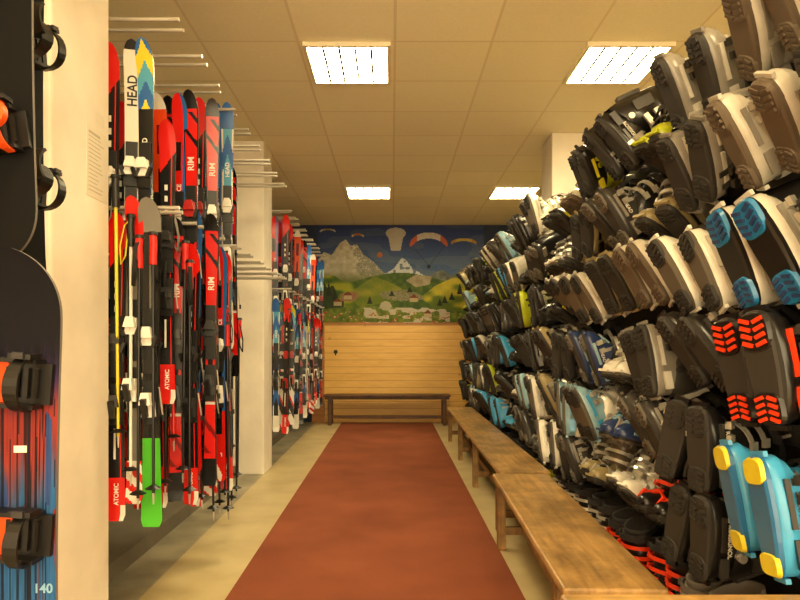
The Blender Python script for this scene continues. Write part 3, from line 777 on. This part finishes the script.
def g_stripe(t,x):
    st=.55*vn(x*30,t*2.5)+.45*vn(x*14+7,t*7); ln=vn(x*34+5,t*1.6)
    sl=.03*(vn(x*20,3)-.5)
    tt=t+sl
    dk=(18,17,24)
    top=ss(.865,.76,tt)
    base=mixc((44,94,150),(138,50,46),ss(.58,.70,tt+.10*(vn(x*12,1)-.5)))
    base=mixc(base,(76,54,104),ss(.74,.80,tt))
    if tt<.60: base=mixc(base,(136,48,40),ss(.62,.74,st))
    elif tt<.74: base=mixc((46,70,126),base,ss(.34,.46,st))
    c=mixc(dk,base,top)
    c=mixc(c,dk,.75*ss(.58,.76,ln))
    c=mixc(c,(c[0]*.6,c[1]*.6,c[2]*.6),vn(x*60,t*30)*.5)
    if abs((x*7)%1-.5)>.475: c=mixc(c,(16,16,22),.6)
    return c
def g_black(t,x):
    if vn(x*3,t*7+2)>.82: return (26,25,26)
    return (12,12,13)
def sbinding(c1,c2,c3,orange_toe=False):
    out=[]
    b=MB(); b.box((0,-.008,0),(.25,.014,.095),c1); b.cyl((0,-.008,0),(0,-.022,0),.052,c3,24)
    for s in(-1,1): b.box((-.01,-.028,s*.052),(.23,.045,.010),c1)
    b.tube([(-.09+ -.055*math.cos(a),-.05,.055*math.sin(a)) for a in [(-math.pi/2)+math.pi*k/10 for k in range(11)]],.009,c1,8)
    for k in range(4): b.box((.03+.022*k,-.024,0),(.008,.006,.07),c1)
    out.append(('baseplate',b.mesh('baseplate')))
    b=MB(); rg=[]
    for i in range(8):
        t=i/7; rr=[]
        hwid=.055-.012*t+.006*math.sin(t*3)
        for k in range(9):
            a=(-.5+k/8)*2.3
            rr.append((-.135-.03*t+.035*(1-math.cos(a)),-.035-.20*t,math.sin(a)*hwid/.91))
        inner=[(p[0]+.008,p[1],p[2]*.86) for p in rr[::-1]]
        rg.append(rr+inner)
    b.loft(rg,c1); out.append(('highback',b.mesh('highback')))
    for nm,x0,h,wd in(('ankle_strap',-.03,.115,.05),('toe_strap',.085,.075,.032)):
        b=MB(); rg=[]
        for i in range(13):
            a=math.pi*i/12; z=math.cos(a)*.058; y=-.03-math.sin(a)**.7*h
            n_=Vector((0,-math.sin(a),math.cos(a)))*.006
            ww=wd/2*(.55+.45*math.sin(a))
            rg.append([(x0-ww,y,z),(x0+ww,y,z),(x0+ww,y+n_.y,z+n_.z),(x0-ww,y+n_.y,z+n_.z)])
        b.loft(rg,c2 if (orange_toe and nm=='toe_strap') else c1,smooth=False)
        if nm=='ankle_strap' and c2.name!='binding_charcoal': b.loft([[(x0+(.003 if k in(1,2) else -.003),p[1]-.002,p[2]*1.03) for k,p in enumerate(q)] for q in rg],c2,smooth=False)
        b.box((x0,-.06,.064),(.05,.045,.012),c1)
        b.box((x0,-.085,.066),(.025,.010,.014),c2)
        if orange_toe: 
            b.cyl((x0+.02,-.125,0),(x0+.02,-.145,0),.036,c2,24); b.cyl((x0+.02,-.145,0),(x0+.02,-.15,0),.018,c1,20)
        out.append((nm,b.mesh(nm)))
    return out
MO=mat('binding_orange',(232,84,22),.4); MC=mat('binding_charcoal',(44,42,44),.4)
def snowboard(M,fn,L,lab,c1,c2,c3,zc,hi=False,ot=False):
    r=obj('snowboard',None,M=M,label=lab,cat='snowboard',group='rental snowboards on the rack')
    obj('deck',sb_mesh(fn,L,n=260 if hi else 110,w=80 if hi else 26),parent=r)
    for z in zc:
        bd=obj('binding',None,M=Matrix.Translation((0,-.011,z))@Matrix.Rotation(R.uniform(-.15,.15),4,'Y'),parent=r)
        for nm,me in sbinding(c1,c2,c3,ot): obj(nm,me,parent=bd)
    return r
T=Matrix.Translation
sb=snowboard(T((-.910,1.50,.0)),g_stripe,1.53,'snowboard with blue, red and purple streaks and black bindings',M_black,MC,MO,(.87,1.22),True)
N=Vector((0,-1,0)); Mx=Matrix((Vector((1,0,0)),Vector((0,0,1)),N)).transposed().to_4x4(); Mx.translation=(.098,-.0110,.735)
obj('lettering',textmesh('140',mat('lettering_pale_blue',(120,164,196),.4),.030),M=Mx,parent=sb)
b=MB(); b.box((0,0,0),(.030,.001,.016),M_white); obj('sticker',b.mesh('sticker'),loc=(.045,-.0108,1.06),parent=sb)
snowboard(T((-1.09,1.72,1.50)),g_black,1.42,'black snowboard with orange bindings hanging above another board',M_black,MO,MO,(.36,.87),False,True)
snowboard(T((-1.22,2.05,1.42))@Matrix.Rotation(math.radians(78),4,'Z'),g_black,1.44,'black snowboard seen edge-on with black bindings',M_black,MC,M_black,(.40,.85))
rk=obj('snowboard_rack',None,loc=(0,0,0),label='steel rail rack supporting the snowboards beside the pillar',cat='snowboard rack')
for x in(-1.40,-1.9):
    b=MB(); b.box((x,2.25,1.55),(.04,.04,3.1),M_steel); obj('upright',b.mesh('upright'),parent=rk)
for z in(.95,1.47,2.6):
    b=MB(); b.box((-1.65,2.25,z),(.46,.03,.03),M_steel); obj('rail',b.mesh('rail'),parent=rk)

# ------------------------------------------------------------ camera, world
w=bpy.data.worlds.new('World'); scene.world=w; w.use_nodes=True
w.node_tree.nodes['Background'].inputs[0].default_value=(1.0,.77,.43,1); w.node_tree.nodes['Background'].inputs[1].default_value=8.0
cam=bpy.data.cameras.new('camera'); co=bpy.data.objects.new('camera',cam); COL.objects.link(co)
co.location=(0,0,1.30); co.rotation_euler=(math.radians(90),0,0)
cam.sensor_width=36; cam.lens=28.8; cam.shift_x=.01; cam.shift_y=.0575; cam.clip_start=.05
scene.camera=co
